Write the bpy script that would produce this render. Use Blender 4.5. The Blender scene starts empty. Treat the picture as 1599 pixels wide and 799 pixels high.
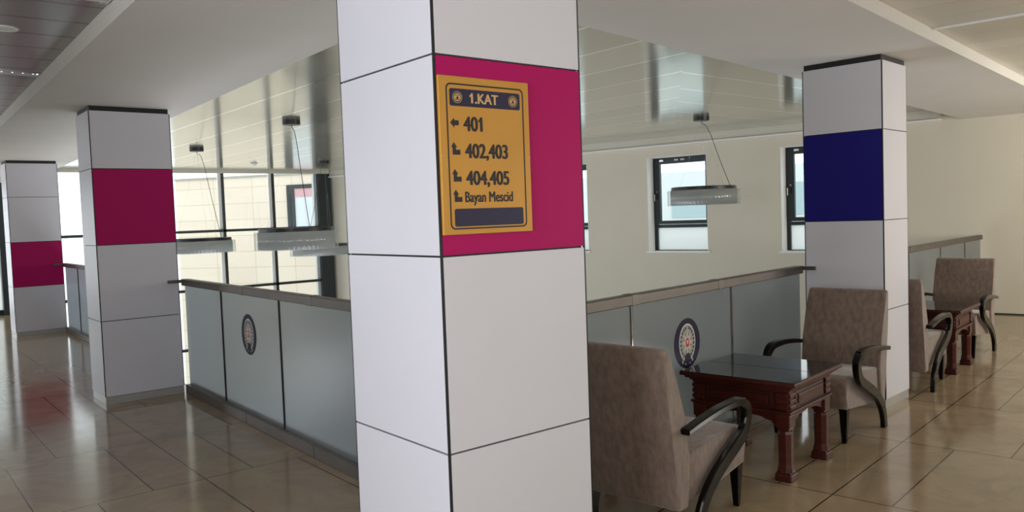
import bpy, bmesh, math, random
from mathutils import Vector, Matrix
random.seed(4)
PI = math.pi
C = bpy.context.scene.collection
sc = bpy.context.scene

# ------------------------------------------------------------------ camera
F_PX, PITCH, ROLL, YAW = 1249.5, 0.0497, -0.0358, 0.6845
CAM = Vector((-1.5672, -2.3091, 1.6025))
fw = Vector((math.sin(YAW) * math.cos(PITCH), math.cos(YAW) * math.cos(PITCH), -math.sin(PITCH)))
rt = Vector((math.cos(YAW), -math.sin(YAW), 0))
up = rt.cross(fw)
cR, sR = math.cos(ROLL), math.sin(ROLL)
r2 = rt * cR + up * sR
u2 = up * cR - rt * sR
cam_data = bpy.data.cameras.new('camera')
cam = bpy.data.objects.new('camera', cam_data)
C.objects.link(cam)
cam.matrix_world = Matrix(((r2.x, u2.x, -fw.x, CAM.x), (r2.y, u2.y, -fw.y, CAM.y), (r2.z, u2.z, -fw.z, CAM.z), (0, 0, 0, 1)))
cam_data.sensor_width = 36
cam_data.lens = F_PX / 1599 * 36
cam_data.clip_end = 300
sc.camera = cam

# ------------------------------------------------------------------ world, light, exposure
sc.view_settings.view_transform = 'Standard'
sc.view_settings.look = 'None'
sc.view_settings.gamma = 1
sc.view_settings.use_curve_mapping = False
sc.view_settings.exposure = 0.0
world = bpy.data.worlds.new('sky')
sc.world = world
world.use_nodes = True
wn = world.node_tree.nodes
bg = wn['Background']
bg.inputs[0].default_value = (0.93, 0.97, 1.0, 1)
bg.inputs[1].default_value = 2.0
sc.cycles.max_bounces = 10
sc.cycles.diffuse_bounces = 5
sc.cycles.sample_clamp_indirect = 6


def area(name, loc, rot, sx, sy, power, col=(1, 1, 1)):
    l = bpy.data.lights.new(name, 'AREA')
    l.shape = 'RECTANGLE'
    l.size, l.size_y = sx, sy
    l.energy = power
    l.color = col
    o = bpy.data.objects.new(name, l)
    C.objects.link(o)
    o.location = loc
    o.rotation_euler = rot
    return o


DAY = (0.88, 0.92, 1.0)
WARM = (1.0, 0.95, 0.87)
# daylight coming in at the west windows of the corridor (facing +X)
for y, p in ((-0.9, 138), (8.4, 14), (13.0, 70)):
    area('daylight_west', (-3.86, y, 1.65), (0, -PI / 2, 0), 1.5, 2.4, p, DAY)
# daylight coming in at the south windows (facing +Y)
for x, p in ((0.2, 42), (4.6, 4), (8.6, 175)):
    area('daylight_south', (x, -4.95 + 0.15 * (x + 3.8), 1.65), (PI / 2 + (0.4 if x > 8 else 0), 0, math.radians(8.5)), 2.4, 1.5, p, WARM)
# added fill lamp, unseen on the lower storey floor, facing up into the atrium
area('hall_below_fill', (3.3, 9.2, -3.55), (PI, 0, 0), 3.6, 11.0, 380, DAY)
# daylight at the glazed north end of the corridor (facing -Y)
area('daylight_corridor_end', (-1.55, 16.62, 1.3), (-PI / 2, 0, 0), 3.2, 2.3, 95, DAY)


# ------------------------------------------------------------------ materials
def s2l(c):
    return tuple((x / 255 / 12.92) if x / 255 <= 0.04045 else ((x / 255 + 0.055) / 1.055) ** 2.4 for x in c)


def mat(name, rgb, rough=0.5, metal=0.0, spec=0.5, noise=0.0, nscale=20.0, bump=0.0, bscale=200.0, coat=0.0, sheen=0.0, stretch=None, trans=0.0):
    m = bpy.data.materials.new(name)
    m.use_nodes = True
    nt = m.node_tree
    b = nt.nodes['Principled BSDF']
    c = s2l(rgb)
    b.inputs['Base Color'].default_value = (*c, 1)
    b.inputs['Roughness'].default_value = rough
    b.inputs['Metallic'].default_value = metal
    b.inputs['Specular IOR Level'].default_value = spec
    b.inputs['Coat Weight'].default_value = coat
    b.inputs['Sheen Weight'].default_value = sheen
    b.inputs['Transmission Weight'].default_value = trans
    tc = nt.nodes.new('ShaderNodeTexCoord')
    mp = nt.nodes.new('ShaderNodeMapping')
    nt.links.new(tc.outputs['Object'], mp.inputs[0])
    if stretch:
        mp.inputs['Scale'].default_value = stretch
    if noise:
        n = nt.nodes.new('ShaderNodeTexNoise')
        n.inputs['Scale'].default_value = nscale
        n.inputs['Detail'].default_value = 5
        nt.links.new(mp.outputs[0], n.inputs['Vector'])
        r = nt.nodes.new('ShaderNodeMapRange')
        r.inputs[1].default_value = 0.3
        r.inputs[2].default_value = 0.7
        r.inputs[3].default_value = 1 - noise
        r.inputs[4].default_value = 1 + noise
        nt.links.new(n.outputs[0], r.inputs[0])
        mx = nt.nodes.new('ShaderNodeVectorMath')
        mx.operation = 'SCALE'
        mx.inputs[0].default_value = c
        nt.links.new(r.outputs[0], mx.inputs['Scale'])
        nt.links.new(mx.outputs[0], b.inputs['Base Color'])
    if bump:
        n2 = nt.nodes.new('ShaderNodeTexNoise')
        n2.inputs['Scale'].default_value = bscale
        nt.links.new(mp.outputs[0], n2.inputs['Vector'])
        bp = nt.nodes.new('ShaderNodeBump')
        bp.inputs['Strength'].default_value = bump
        bp.inputs['Distance'].default_value = 0.002
        nt.links.new(n2.outputs[0], bp.inputs['Height'])
        nt.links.new(bp.outputs[0], b.inputs['Normal'])
    return m


def glass_mat(name, tint=(1, 1, 1), gloss=0.06, rough=0.0, milky=0.0, milk=(0.9, 0.9, 0.9), film=None):
    m = bpy.data.materials.new(name)
    m.use_nodes = True
    nt = m.node_tree
    for n in list(nt.nodes):
        nt.nodes.remove(n)
    out = nt.nodes.new('ShaderNodeOutputMaterial')
    t = nt.nodes.new('ShaderNodeBsdfTransparent')
    t.inputs[0].default_value = (*tint, 1)
    g = nt.nodes.new('ShaderNodeBsdfGlossy')
    g.inputs['Roughness'].default_value = rough
    mx = nt.nodes.new('ShaderNodeMixShader')
    mx.inputs[0].default_value = gloss
    nt.links.new(t.outputs[0], mx.inputs[1])
    nt.links.new(g.outputs[0], mx.inputs[2])
    last = mx
    if milky:
        d = nt.nodes.new('ShaderNodeBsdfDiffuse')
        d.inputs[0].default_value = (*milk, 1)
        tl = nt.nodes.new('ShaderNodeBsdfTranslucent')
        tl.inputs[0].default_value = (*milk, 1)
        m1 = nt.nodes.new('ShaderNodeMixShader')
        m1.inputs[0].default_value = 0.5
        nt.links.new(d.outputs[0], m1.inputs[1])
        nt.links.new(tl.outputs[0], m1.inputs[2])
        m2 = nt.nodes.new('ShaderNodeMixShader')
        m2.inputs[0].default_value = milky
        nt.links.new(mx.outputs[0], m2.inputs[1])
        nt.links.new(m1.outputs[0], m2.inputs[2])
        last = m2
        if film:                                   # smooth outer face of the frosted pane: reflection by Fresnel
            fr = nt.nodes.new('ShaderNodeFresnel')
            fr.inputs[0].default_value = film
            m3 = nt.nodes.new('ShaderNodeMixShader')
            g2 = nt.nodes.new('ShaderNodeBsdfGlossy')
            g2.inputs['Roughness'].default_value = rough
            nt.links.new(fr.outputs[0], m3.inputs[0])
            nt.links.new(m2.outputs[0], m3.inputs[1])
            nt.links.new(g2.outputs[0], m3.inputs[2])
            last = m3
    nt.links.new(last.outputs[0], out.inputs[0])
    return m


def frosted_mat():
    """film-frosted safety glass: scatters what lies behind it forward, weakly diffuse in front, smooth outer face"""
    m = bpy.data.materials.new('frosted_balustrade_glass')
    m.use_nodes = True
    nt = m.node_tree
    for n in list(nt.nodes):
        nt.nodes.remove(n)
    L = nt.links.new
    out = nt.nodes.new('ShaderNodeOutputMaterial')
    rf = nt.nodes.new('ShaderNodeBsdfRefraction')
    rf.inputs['Color'].default_value = (0.67, 0.715, 0.755, 1)
    rf.inputs['Roughness'].default_value = 0.62
    rf.inputs['IOR'].default_value = 1.05
    df = nt.nodes.new('ShaderNodeBsdfDiffuse')
    df.inputs[0].default_value = (0.33, 0.35, 0.37, 1)
    m1 = nt.nodes.new('ShaderNodeMixShader')
    m1.inputs[0].default_value = 0.25
    L(rf.outputs[0], m1.inputs[1]); L(df.outputs[0], m1.inputs[2])
    gl = nt.nodes.new('ShaderNodeBsdfGlossy')
    gl.inputs['Roughness'].default_value = 0.2
    fr = nt.nodes.new('ShaderNodeFresnel')
    fr.inputs[0].default_value = 1.5
    m2 = nt.nodes.new('ShaderNodeMixShader')
    ge = nt.nodes.new('ShaderNodeNewGeometry')      # the reflection belongs to the outer faces only
    iv = nt.nodes.new('ShaderNodeMath'); iv.operation = 'SUBTRACT'; iv.inputs[0].default_value = 1.0
    L(ge.outputs['Backfacing'], iv.inputs[1])
    mu = nt.nodes.new('ShaderNodeMath'); mu.operation = 'MULTIPLY'
    L(fr.outputs[0], mu.inputs[0]); L(iv.outputs[0], mu.inputs[1])
    L(mu.outputs[0], m2.inputs[0]); L(m1.outputs[0], m2.inputs[1]); L(gl.outputs[0], m2.inputs[2])
    L(m2.outputs[0], out.inputs[0])
    return m


def tile_floor(name, u_dir, origin, u0):
    """polished limestone tiles: rows across the corridor, one continuous joint at v = 0"""
    m = bpy.data.materials.new(name)
    m.use_nodes = True
    nt = m.node_tree
    L = nt.links.new
    b = nt.nodes['Principled BSDF']
    tc = nt.nodes.new('ShaderNodeTexCoord')

    def dot(vec, off):
        d = nt.nodes.new('ShaderNodeVectorMath')
        d.operation = 'DOT_PRODUCT'
        L(tc.outputs['Object'], d.inputs[0])
        d.inputs[1].default_value = vec
        a = nt.nodes.new('ShaderNodeMath')
        a.operation = 'SUBTRACT'
        L(d.outputs['Value'], a.inputs[0])
        a.inputs[1].default_value = off
        return a
    ux, uy = u_dir
    vx, vy = -uy, ux
    u = dot((ux, uy, 0), origin[0] * ux + origin[1] * uy + u0)
    v = dot((vx, vy, 0), origin[0] * vx + origin[1] * vy)
    va = nt.nodes.new('ShaderNodeMath'); va.operation = 'ADD'; va.inputs[1].default_value = 50.0
    L(v.outputs[0], va.inputs[0])
    ua = nt.nodes.new('ShaderNodeMath'); ua.operation = 'ADD'; ua.inputs[1].default_value = 50.2
    L(u.outputs[0], ua.inputs[0])
    cb = nt.nodes.new('ShaderNodeCombineXYZ')
    L(va.outputs[0], cb.inputs[0]); L(ua.outputs[0], cb.inputs[1])
    br = nt.nodes.new('ShaderNodeTexBrick')
    br.offset = 0.5
    br.offset_frequency = 2
    br.inputs['Scale'].default_value = 1.0
    br.inputs['Brick Width'].default_value = 0.625
    br.inputs['Row Height'].default_value = 1.255
    br.inputs['Mortar Size'].default_value = 0.0048
    br.inputs['Mortar Smooth'].default_value = 0.1
    c1, c2 = s2l((164, 144, 116)), s2l((154, 135, 109))
    br.inputs['Color1'].default_value = (*c1, 1)
    br.inputs['Color2'].default_value = (*c2, 1)
    br.inputs['Mortar'].default_value = (*s2l((70, 58, 45)), 1)
    L(cb.outputs[0], br.inputs['Vector'])
    # continuous joint
    ab = nt.nodes.new('ShaderNodeMath'); ab.operation = 'ABSOLUTE'
    L(v.outputs[0], ab.inputs[0])
    lt = nt.nodes.new('ShaderNodeMath'); lt.operation = 'LESS_THAN'; lt.inputs[1].default_value = 0.0045
    L(ab.outputs[0], lt.inputs[0])
    n = nt.nodes.new('ShaderNodeTexNoise'); n.inputs['Scale'].default_value = 2.2; n.inputs['Detail'].default_value = 8; n.inputs['Roughness'].default_value = 0.65; n.inputs['Distortion'].default_value = 1.2
    L(tc.outputs['Object'], n.inputs['Vector'])
    mr = nt.nodes.new('ShaderNodeMapRange'); mr.inputs[1].default_value = 0.3; mr.inputs[2].default_value = 0.7; mr.inputs[3].default_value = 0.80; mr.inputs[4].default_value = 1.17
    L(n.outputs[0], mr.inputs[0])
    sc_ = nt.nodes.new('ShaderNodeVectorMath'); sc_.operation = 'SCALE'
    L(br.outputs['Color'], sc_.inputs[0]); L(mr.outputs[0], sc_.inputs['Scale'])
    mix = nt.nodes.new('ShaderNodeMix'); mix.data_type = 'RGBA'
    L(lt.outputs[0], mix.inputs[0]); L(sc_.outputs[0], mix.inputs[6])
    mix.inputs[7].default_value = (*s2l((60, 48, 38)), 1)
    L(mix.outputs[2], b.inputs['Base Color'])
    n2 = nt.nodes.new('ShaderNodeTexNoise'); n2.inputs['Scale'].default_value = 5; n2.inputs['Detail'].default_value = 6
    L(tc.outputs['Object'], n2.inputs['Vector'])
    r2_ = nt.nodes.new('ShaderNodeMapRange'); r2_.inputs[3].default_value = 0.08; r2_.inputs[4].default_value = 0.17
    L(n2.outputs[0], r2_.inputs[0]); L(r2_.outputs[0], b.inputs['Roughness'])
    b.inputs['Specular IOR Level'].default_value = 0.6
    return m


def plank_ceiling(name, dir_, off, pitch, base, seam, rough, metal, width=0.006, seam_metal=0.0):
    """metal ceiling panels with straight seams; dir_ = unit vector across the seams.  A list of (dir, off, pitch)
    with a dividing line gives the mitred ceiling."""
    m = bpy.data.materials.new(name)
    m.use_nodes = True
    nt = m.node_tree
    L = nt.links.new
    b = nt.nodes['Principled BSDF']
    tc = nt.nodes.new('ShaderNodeTexCoord')

    def seams(d_, o_, p_):
        d = nt.nodes.new('ShaderNodeVectorMath'); d.operation = 'DOT_PRODUCT'
        L(tc.outputs['Object'], d.inputs[0]); d.inputs[1].default_value = (*d_, 0)
        a = nt.nodes.new('ShaderNodeMath'); a.operation = 'SUBTRACT'; L(d.outputs['Value'], a.inputs[0]); a.inputs[1].default_value = o_ - 100 * p_
        md = nt.nodes.new('ShaderNodeMath'); md.operation = 'MODULO'; L(a.outputs[0], md.inputs[0]); md.inputs[1].default_value = p_
        l = nt.nodes.new('ShaderNodeMath'); l.operation = 'LESS_THAN'; L(md.outputs[0], l.inputs[0]); l.inputs[1].default_value = width
        fl = nt.nodes.new('ShaderNodeMath'); fl.operation = 'DIVIDE'; L(a.outputs[0], fl.inputs[0]); fl.inputs[1].default_value = p_
        ff = nt.nodes.new('ShaderNodeMath'); ff.operation = 'FLOOR'; L(fl.outputs[0], ff.inputs[0])
        return l, ff
    if isinstance(dir_, list):
        (d1, o1, p1), (d2, o2, p2), (dn, on) = dir_
        l1, f1 = seams(d1, o1, p1)
        l2, f2 = seams(d2, o2, p2)
        d = nt.nodes.new('ShaderNodeVectorMath'); d.operation = 'DOT_PRODUCT'
        L(tc.outputs['Object'], d.inputs[0]); d.inputs[1].default_value = (*dn, 0)
        g = nt.nodes.new('ShaderNodeMath'); g.operation = 'GREATER_THAN'; L(d.outputs['Value'], g.inputs[0]); g.inputs[1].default_value = on
        mf = nt.nodes.new('ShaderNodeMix'); L(g.outputs[0], mf.inputs[0]); L(l1.outputs[0], mf.inputs[2]); L(l2.outputs[0], mf.inputs[3])
        fac = mf.outputs[0]
        mi = nt.nodes.new('ShaderNodeMix'); L(g.outputs[0], mi.inputs[0]); L(f1.outputs[0], mi.inputs[2]); L(f2.outputs[0], mi.inputs[3])
        idx = mi.outputs[0]
    else:
        l1, f1 = seams(dir_, off, pitch)
        fac, idx = l1.outputs[0], f1.outputs[0]
    wnz = nt.nodes.new('ShaderNodeTexWhiteNoise'); wnz.noise_dimensions = '1D'
    L(idx, wnz.inputs['W'])
    mr = nt.nodes.new('ShaderNodeMapRange'); mr.inputs[3].default_value = 0.93; mr.inputs[4].default_value = 1.07
    L(wnz.outputs['Value'], mr.inputs[0])
    s_ = nt.nodes.new('ShaderNodeVectorMath'); s_.operation = 'SCALE'; s_.inputs[0].default_value = s2l(base)
    L(mr.outputs[0], s_.inputs['Scale'])
    mix = nt.nodes.new('ShaderNodeMix'); mix.data_type = 'RGBA'
    L(fac, mix.inputs[0]); L(s_.outputs[0], mix.inputs[6]); mix.inputs[7].default_value = (*s2l(seam), 1)
    L(mix.outputs[2], b.inputs['Base Color'])
    mm = nt.nodes.new('ShaderNodeMapRange'); mm.inputs[3].default_value = metal; mm.inputs[4].default_value = seam_metal
    L(fac, mm.inputs[0]); L(mm.outputs[0], b.inputs['Metallic'])
    b.inputs['Roughness'].default_value = rough
    return m


def stone_mat():
    m = mat('stone_cladding', (234, 222, 204), 0.7)
    nt = m.node_tree
    b = nt.nodes['Principled BSDF']
    tc = nt.nodes.new('ShaderNodeTexCoord')
    br = nt.nodes.new('ShaderNodeTexBrick')
    br.offset = 0.0
    br.inputs['Scale'].default_value = 1.0
    br.inputs['Brick Width'].default_value = 1.36
    br.inputs['Row Height'].default_value = 0.5
    br.inputs['Mortar Size'].default_value = 0.008
    br.inputs['Color1'].default_value = (*s2l((234, 222, 204)), 1)
    br.inputs['Color2'].default_value = (*s2l((229, 215, 196)), 1)
    br.inputs['Mortar'].default_value = (*s2l((200, 184, 152)), 1)
    sp = nt.nodes.new('ShaderNodeSeparateXYZ')
    cb = nt.nodes.new('ShaderNodeCombineXYZ')
    nt.links.new(tc.outputs['Object'], sp.inputs[0])
    nt.links.new(sp.outputs[0], cb.inputs[0])
    nt.links.new(sp.outputs[2], cb.inputs[1])
    nt.links.new(cb.outputs[0], br.inputs['Vector'])
    nt.links.new(br.outputs['Color'], b.inputs['Base Color'])
    return m


M = dict(
    white_panel=mat('white_composite_panel', (211, 210, 217), 0.4, spec=0.4, noise=0.012, nscale=3),
    magenta=mat('magenta_panel', (172, 6, 92), 0.5, spec=0.2),
    blue=mat('deep_blue_panel', (22, 16, 112), 0.5, spec=0.2),
    black=mat('black_joint', (18, 20, 22), 0.5),
    plinth=mat('brushed_plinth', (176, 174, 170), 0.35, metal=0.3, noise=0.05, nscale=8),
    plaster=mat('soffit_plaster', (210, 206, 198), 0.75, noise=0.02, nscale=2, bump=0.05, bscale=60),
    wall=mat('cream_wall_paint', (210, 204, 187), 0.6, noise=0.015, nscale=2, bump=0.05, bscale=80),
    reveal=mat('white_reveal_paint', (235, 235, 232), 0.6),
    cornice=mat('cornice_paint', (205, 201, 188), 0.55),
    lip=mat('white_trim_and_lit_side', (232, 232, 228), 0.4),
    frame=mat('dark_green_grey_frame', (42, 50, 52), 0.35, metal=0.3),
    mull_side=mat('lit_mullion_side', (196, 202, 202), 0.4, metal=0.2),  # pale tone painted in for a side lit from outside
    steel=mat('brushed_steel_rail', (108, 102, 96), 0.42, metal=0.8, noise=0.06, nscale=6),
    steel_dark=mat('weathered_steel_channel', (112, 106, 100), 0.42, metal=0.7, noise=0.1, nscale=8),
    chrome=mat('bright_chrome', (225, 225, 228), 0.12, metal=1.0),
    gasket=mat('black_gasket', (16, 17, 18), 0.5),
    lacquer=mat('black_lacquer_wood', (8, 6, 5), 0.1, spec=0.22),
    velvet=mat('grey_brown_velvet', (120, 101, 89), 0.7, noise=0.26, nscale=34, stretch=(1, 1, 0.5), bump=0.35, bscale=260, sheen=0.5),
    mahogany=mat('carved_mahogany', (68, 23, 15), 0.34, spec=0.35, noise=0.25, nscale=6, coat=0.08, stretch=(1, 1, 6)),
    mahogany_dark=mat('dark_mahogany_groove', (40, 16, 12), 0.4),
    lampblack=mat('black_lamp_metal', (24, 24, 24), 0.4),
    gold=mat('brushed_gold_plate', (200, 146, 62), 0.38, metal=0.25, noise=0.04, nscale=5),
    navy=mat('navy_print', (30, 24, 58), 0.4),
    ink=mat('black_print', (28, 22, 26), 0.45),
    gold_text=mat('gold_print', (205, 168, 112), 0.4),
    emblem_navy=mat('emblem_navy', (22, 17, 50), 0.5, spec=0.2),
    emblem_white=mat('emblem_white', (226, 224, 216), 0.5),
    emblem_grey=mat('emblem_grey', (168, 166, 158), 0.5),
    emblem_star=mat('emblem_star', (196, 194, 186), 0.5),
    emblem_red=mat('emblem_red', (206, 34, 36), 0.5),
    emblem_dark=mat('emblem_dark_wreath', (62, 60, 62), 0.5),
    slab=mat('slab_edge_concrete', (170, 168, 160), 0.8),
    ground=mat('outdoor_paving', (224, 224, 220), 0.8),
    hedge=mat('clipped_green_hedge', (40, 150, 92), 0.8, noise=0.3, nscale=12),
    eastwall=mat('pale_blue_render', (222, 232, 236), 0.6),
    eastglass=mat('blue_window_strip', (176, 202, 210), 0.2),
    plastic=mat('white_plastic', (225, 225, 220), 0.4),
    pink_reflection=mat('pink_reflection_band', (214, 170, 176), 0.6),  # colour of the pink reflection painted on the opposite window
    pane=glass_mat('window_glass', (0.96, 0.98, 0.98), 0.05),
    milkpane=glass_mat('milky_bright_view_pane', (0.95, 0.97, 0.96), 0.04, 0.1, 0.5, (0.9, 0.93, 0.92)),  # blown-out brightness behind the glass put in as milky white
    frost=frosted_mat(),
    acrylic=glass_mat('fluted_clear_acrylic', (0.94, 0.96, 0.96), 0.08, 0.14, 0.12, (0.85, 0.87, 0.86)),
    drum=glass_mat('grey_translucent_drum', (0.6, 0.62, 0.6), 0.05, 0.35, 0.93, (0.60, 0.61, 0.59)),
    tabletop_glass=mat('dark_table_glass', (30, 27, 27), 0.06, spec=0.6),
)
U1 = (0.0190, 0.99982)                                    # direction of the left corridor
A2 = math.radians(8.45)
U2 = (math.cos(A2), math.sin(A2))                         # direction of the right corridor
M['floor_left'] = tile_floor('limestone_tiles_left_corridor', (0.0, 1.0), (0.062, 2.87), -0.005)
M['floor_right'] = tile_floor('limestone_tiles_right_corridor', U2, (2.53, -0.022), 0.0)
M['atrium_ceiling'] = plank_ceiling('atrium_metal_ceiling', [((0.0, 1.0), 2.54, 0.66), ((1.0, 0.0), 1.775, 0.68), ((-0.643, 0.766), -0.98)], 0, 0,
                                    (190, 187, 172), (255, 255, 255), 0.13, 0.55, 0.02, 0.95)
M['corridor_ceiling_left'] = plank_ceiling('left_metal_planks', U1, 0.1, 0.42, (142, 138, 132), (90, 84, 76), 0.27, 0.8, 0.04)
M['corridor_ceiling_right'] = plank_ceiling('right_metal_planks', U2, 0.1, 0.4, (206, 200, 184), (180, 174, 158), 0.3, 0.25, 0.01)


# ------------------------------------------------------------------ builders
class MB:
    def __init__(self):
        self.bm = bmesh.new()
        self.mats = []

    def slot(self, m):
        if m not in self.mats:
            self.mats.append(m)
        return self.mats.index(m)

    def face(self, pts, m):
        vs = [self.bm.verts.new(p) for p in pts]
        f = self.bm.faces.new(vs)
        f.material_index = self.slot(m)
        return f

    def box(self, x0, x1, y0, y1, z0, z1, m, T=None, bevel=0.0, seg=2):
        ps = [Vector(p) for p in ((x0, y0, z0), (x1, y0, z0), (x1, y1, z0), (x0, y1, z0), (x0, y0, z1), (x1, y0, z1), (x1, y1, z1), (x0, y1, z1))]
        return self.hexa(ps, m, T, bevel, seg)

    def hexa(self, ps, m, T=None, bevel=0.0, seg=2):
        if T:
            ps = [T @ Vector(p) for p in ps]
        vs = [self.bm.verts.new(p) for p in ps]
        i = self.slot(m)
        fs = []
        for q in ((3, 2, 1, 0), (4, 5, 6, 7), (0, 1, 5, 4), (1, 2, 6, 5), (2, 3, 7, 6), (3, 0, 4, 7)):
            f = self.bm.faces.new([vs[k] for k in q])
            f.material_index = i
            fs.append(f)
        if bevel:
            es = list({e for f in fs for e in f.edges})
            bmesh.ops.bevel(self.bm, geom=es, offset=bevel, segments=seg, profile=0.5, affect='EDGES', material=-1)
        return self

    def prism(self, pts, vec, m, T=None, bevel=0.0, seg=3):
        """polygon pts (3D) extruded along vec"""
        vec = Vector(vec)
        a = [Vector(p) for p in pts]
        b = [p + vec for p in a]
        if T:
            a = [T @ p for p in a]
            b = [T @ p for p in b]
        va = [self.bm.verts.new(p) for p in a]
        vb = [self.bm.verts.new(p) for p in b]
        i = self.slot(m)
        n = len(a)
        fs = [self.bm.faces.new(va[::-1]), self.bm.faces.new(vb)]
        for k in range(n):
            fs.append(self.bm.faces.new((va[k], va[(k + 1) % n], vb[(k + 1) % n], vb[k])))
        for f in fs:
            f.material_index = i
        if bevel:
            es = list({e for f in fs for e in f.edges})
            bmesh.ops.bevel(self.bm, geom=es, offset=bevel, segments=seg, profile=0.5, affect='EDGES', material=-1)
        return self

    def lathe(self, prof, m, c=(0, 0, 0), n=32, T=None, wave=0.0, nw=0, smooth=True):
        """prof = [(r, z)]"""
        rings = []
        for r, z in prof:
            ring = []
            for k in range(n):
                a = 2 * PI * k / n
                rr = r * (1 + wave * math.cos(nw * a)) if wave else r
                p = Vector((c[0] + rr * math.cos(a), c[1] + rr * math.sin(a), c[2] + z))
                ring.append(self.bm.verts.new(T @ p if T else p))
            rings.append(ring)
        i = self.slot(m)
        for a, b in zip(rings, rings[1:]):
            for k in range(n):
                f = self.bm.faces.new((a[k], a[(k + 1) % n], b[(k + 1) % n], b[k]))
                f.material_index = i
                f.smooth = smooth
        for ring, rev in ((rings[0], True), (rings[-1], False)):
            f = self.bm.faces.new(ring[::-1] if rev else ring)
            f.material_index = i
        return self

    def tube(self, pts, r, m, n=8):
        pts = [Vector(p) for p in pts]
        i = self.slot(m)
        rings = []
        ref = Vector((0.31, 0.77, 0.55))
        for k, p in enumerate(pts):
            t = (pts[min(k + 1, len(pts) - 1)] - pts[max(k - 1, 0)]).normalized()
            a = t.cross(ref).normalized()
            b = t.cross(a)
            rings.append([self.bm.verts.new(p + (a * math.cos(2 * PI * j / n) + b * math.sin(2 * PI * j / n)) * r) for j in range(n)])
        for a, b in zip(rings, rings[1:]):
            for k in range(n):
                f = self.bm.faces.new((a[k], a[(k + 1) % n], b[(k + 1) % n], b[k]))
                f.material_index = i
                f.smooth = True
        self.bm.faces.new(rings[0][::-1]).material_index = i
        self.bm.faces.new(rings[-1]).material_index = i
        return self

    def build(self, name, parent=None, smooth=False, loc=None, rotz=0.0):
        bmesh.ops.recalc_face_normals(self.bm, faces=self.bm.faces[:])
        me = bpy.data.meshes.new(name)
        self.bm.to_mesh(me)
        self.bm.free()
        for m in self.mats:
            me.materials.append(m)
        if smooth:
            me.shade_smooth()
            me.set_sharp_from_angle(angle=math.radians(40))
        o = bpy.data.objects.new(name, me)
        C.objects.link(o)
        if parent:
            o.parent = parent
        if loc:
            o.location = loc
        o.rotation_euler.z = rotz
        return o


def tag(o, label=None, cat=None, group=None, kind=None):
    if label:
        o['label'] = label
    if cat:
        o['category'] = cat
    if group:
        o['group'] = group
    if kind:
        o['kind'] = kind
    return o


def empty(name, loc=(0, 0, 0), rz=0.0):
    o = bpy.data.objects.new(name, None)
    C.objects.link(o)
    o.location = loc
    o.rotation_euler = (0, 0, rz)
    o.empty_display_size = 0.2
    return o


def struct(o):
    o['kind'] = 'structure'
    return o


def copy_tree(o, parent=None):
    c = o.copy()
    C.objects.link(c)
    if parent:
        c.parent = parent
    for ch in list(o.children):
        copy_tree(ch, c)
    return c


# ------------------------------------------------------------------ the setting
WALL_O = Vector((10.62, 2.09, 0))
PH = math.radians(11)
WD = Vector((-math.sin(PH), math.cos(PH), 0))             # along the east wall, away from the camera
WN = Vector((math.cos(PH), math.sin(PH), 0))              # outwards
FAC_Y = 16.4
ZS, ZC, ZA = 2.74, 2.85, 2.90


def wp(s, out=0.0, z=0.0):
    return WALL_O + WD * s + WN * out + Vector((0, 0, z))


def railL(y):
    return 0.765 + (y - 0.7) * 0.02


def railR(x):
    return 0.752 + (x - 0.7) * 0.1465


xc = 10.62 - (2.28 - 2.09) * math.tan(PH)
# floor: left corridor region and right corridor region meet on a mitre under the near column
fb = MB()
sD = -4.75
corner_in = (0.86, 0.86)
mitre_out = (-3.8, -4.8)
eastS = wp(sD)
fb.prism([(-3.8, -4.8, -0.4), (0.86, 0.86, -0.4), (railL(16.4) + 0.08, FAC_Y, -0.4), (-3.8, FAC_Y, -0.4)], (0, 0, 0.4), M['floor_left'])
fb.prism([(-3.8, -4.8, -0.4), (eastS.x, eastS.y, -0.4), (xc + 0.02, railR(xc) + 0.08, -0.4), (0.86, 0.86, -0.4)], (0, 0, 0.4), M['floor_right'])
struct(fb.build('floor'))
lf = MB()
lf.box(-3.8, 12, -4.8, FAC_Y, -3.8, -3.6, M['slab'])
struct(lf.build('floor_lower_storey'))

# soffit: plastered beam over the columns
sb = MB()
o1, o2 = (-0.47 + 0.0, -0.42 + 0.0), None


def s_out_l(y):
    return -0.465 + y * 0.0185


def s_in_l(y):
    return 0.80 + y * 0.0335


def s_out_r(x):
    return -0.012 + (x - 2.84) * 0.15 - 0.0


def s_in_r(x):
    return 1.204 + (x - 1.897) * 0.1405


# crossings of the two outer edges and of the two inner edges
yo = -0.50
xo = s_out_l(yo)
yi = s_in_r(0.84)
xi = s_in_l(yi)
xe_o = 10.62 - (s_out_r(10.9) - 2.09) * math.tan(PH)
xe_i = 10.62 - (s_in_r(10.4) - 2.09) * math.tan(PH)
sb.prism([(xo, yo, ZS), (xi, yi, ZS), (s_in_l(FAC_Y), FAC_Y, ZS), (s_out_l(FAC_Y), FAC_Y, ZS)], (0, 0, 0.4), M['plaster'])
sb.prism([(xo, yo, ZS), (xe_o, s_out_r(xe_o), ZS), (xe_i, s_in_r(xe_i), ZS), (xi, yi, ZS)], (0, 0, 0.4), M['plaster'])
struct(sb.build('ceiling_soffit'))

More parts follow.
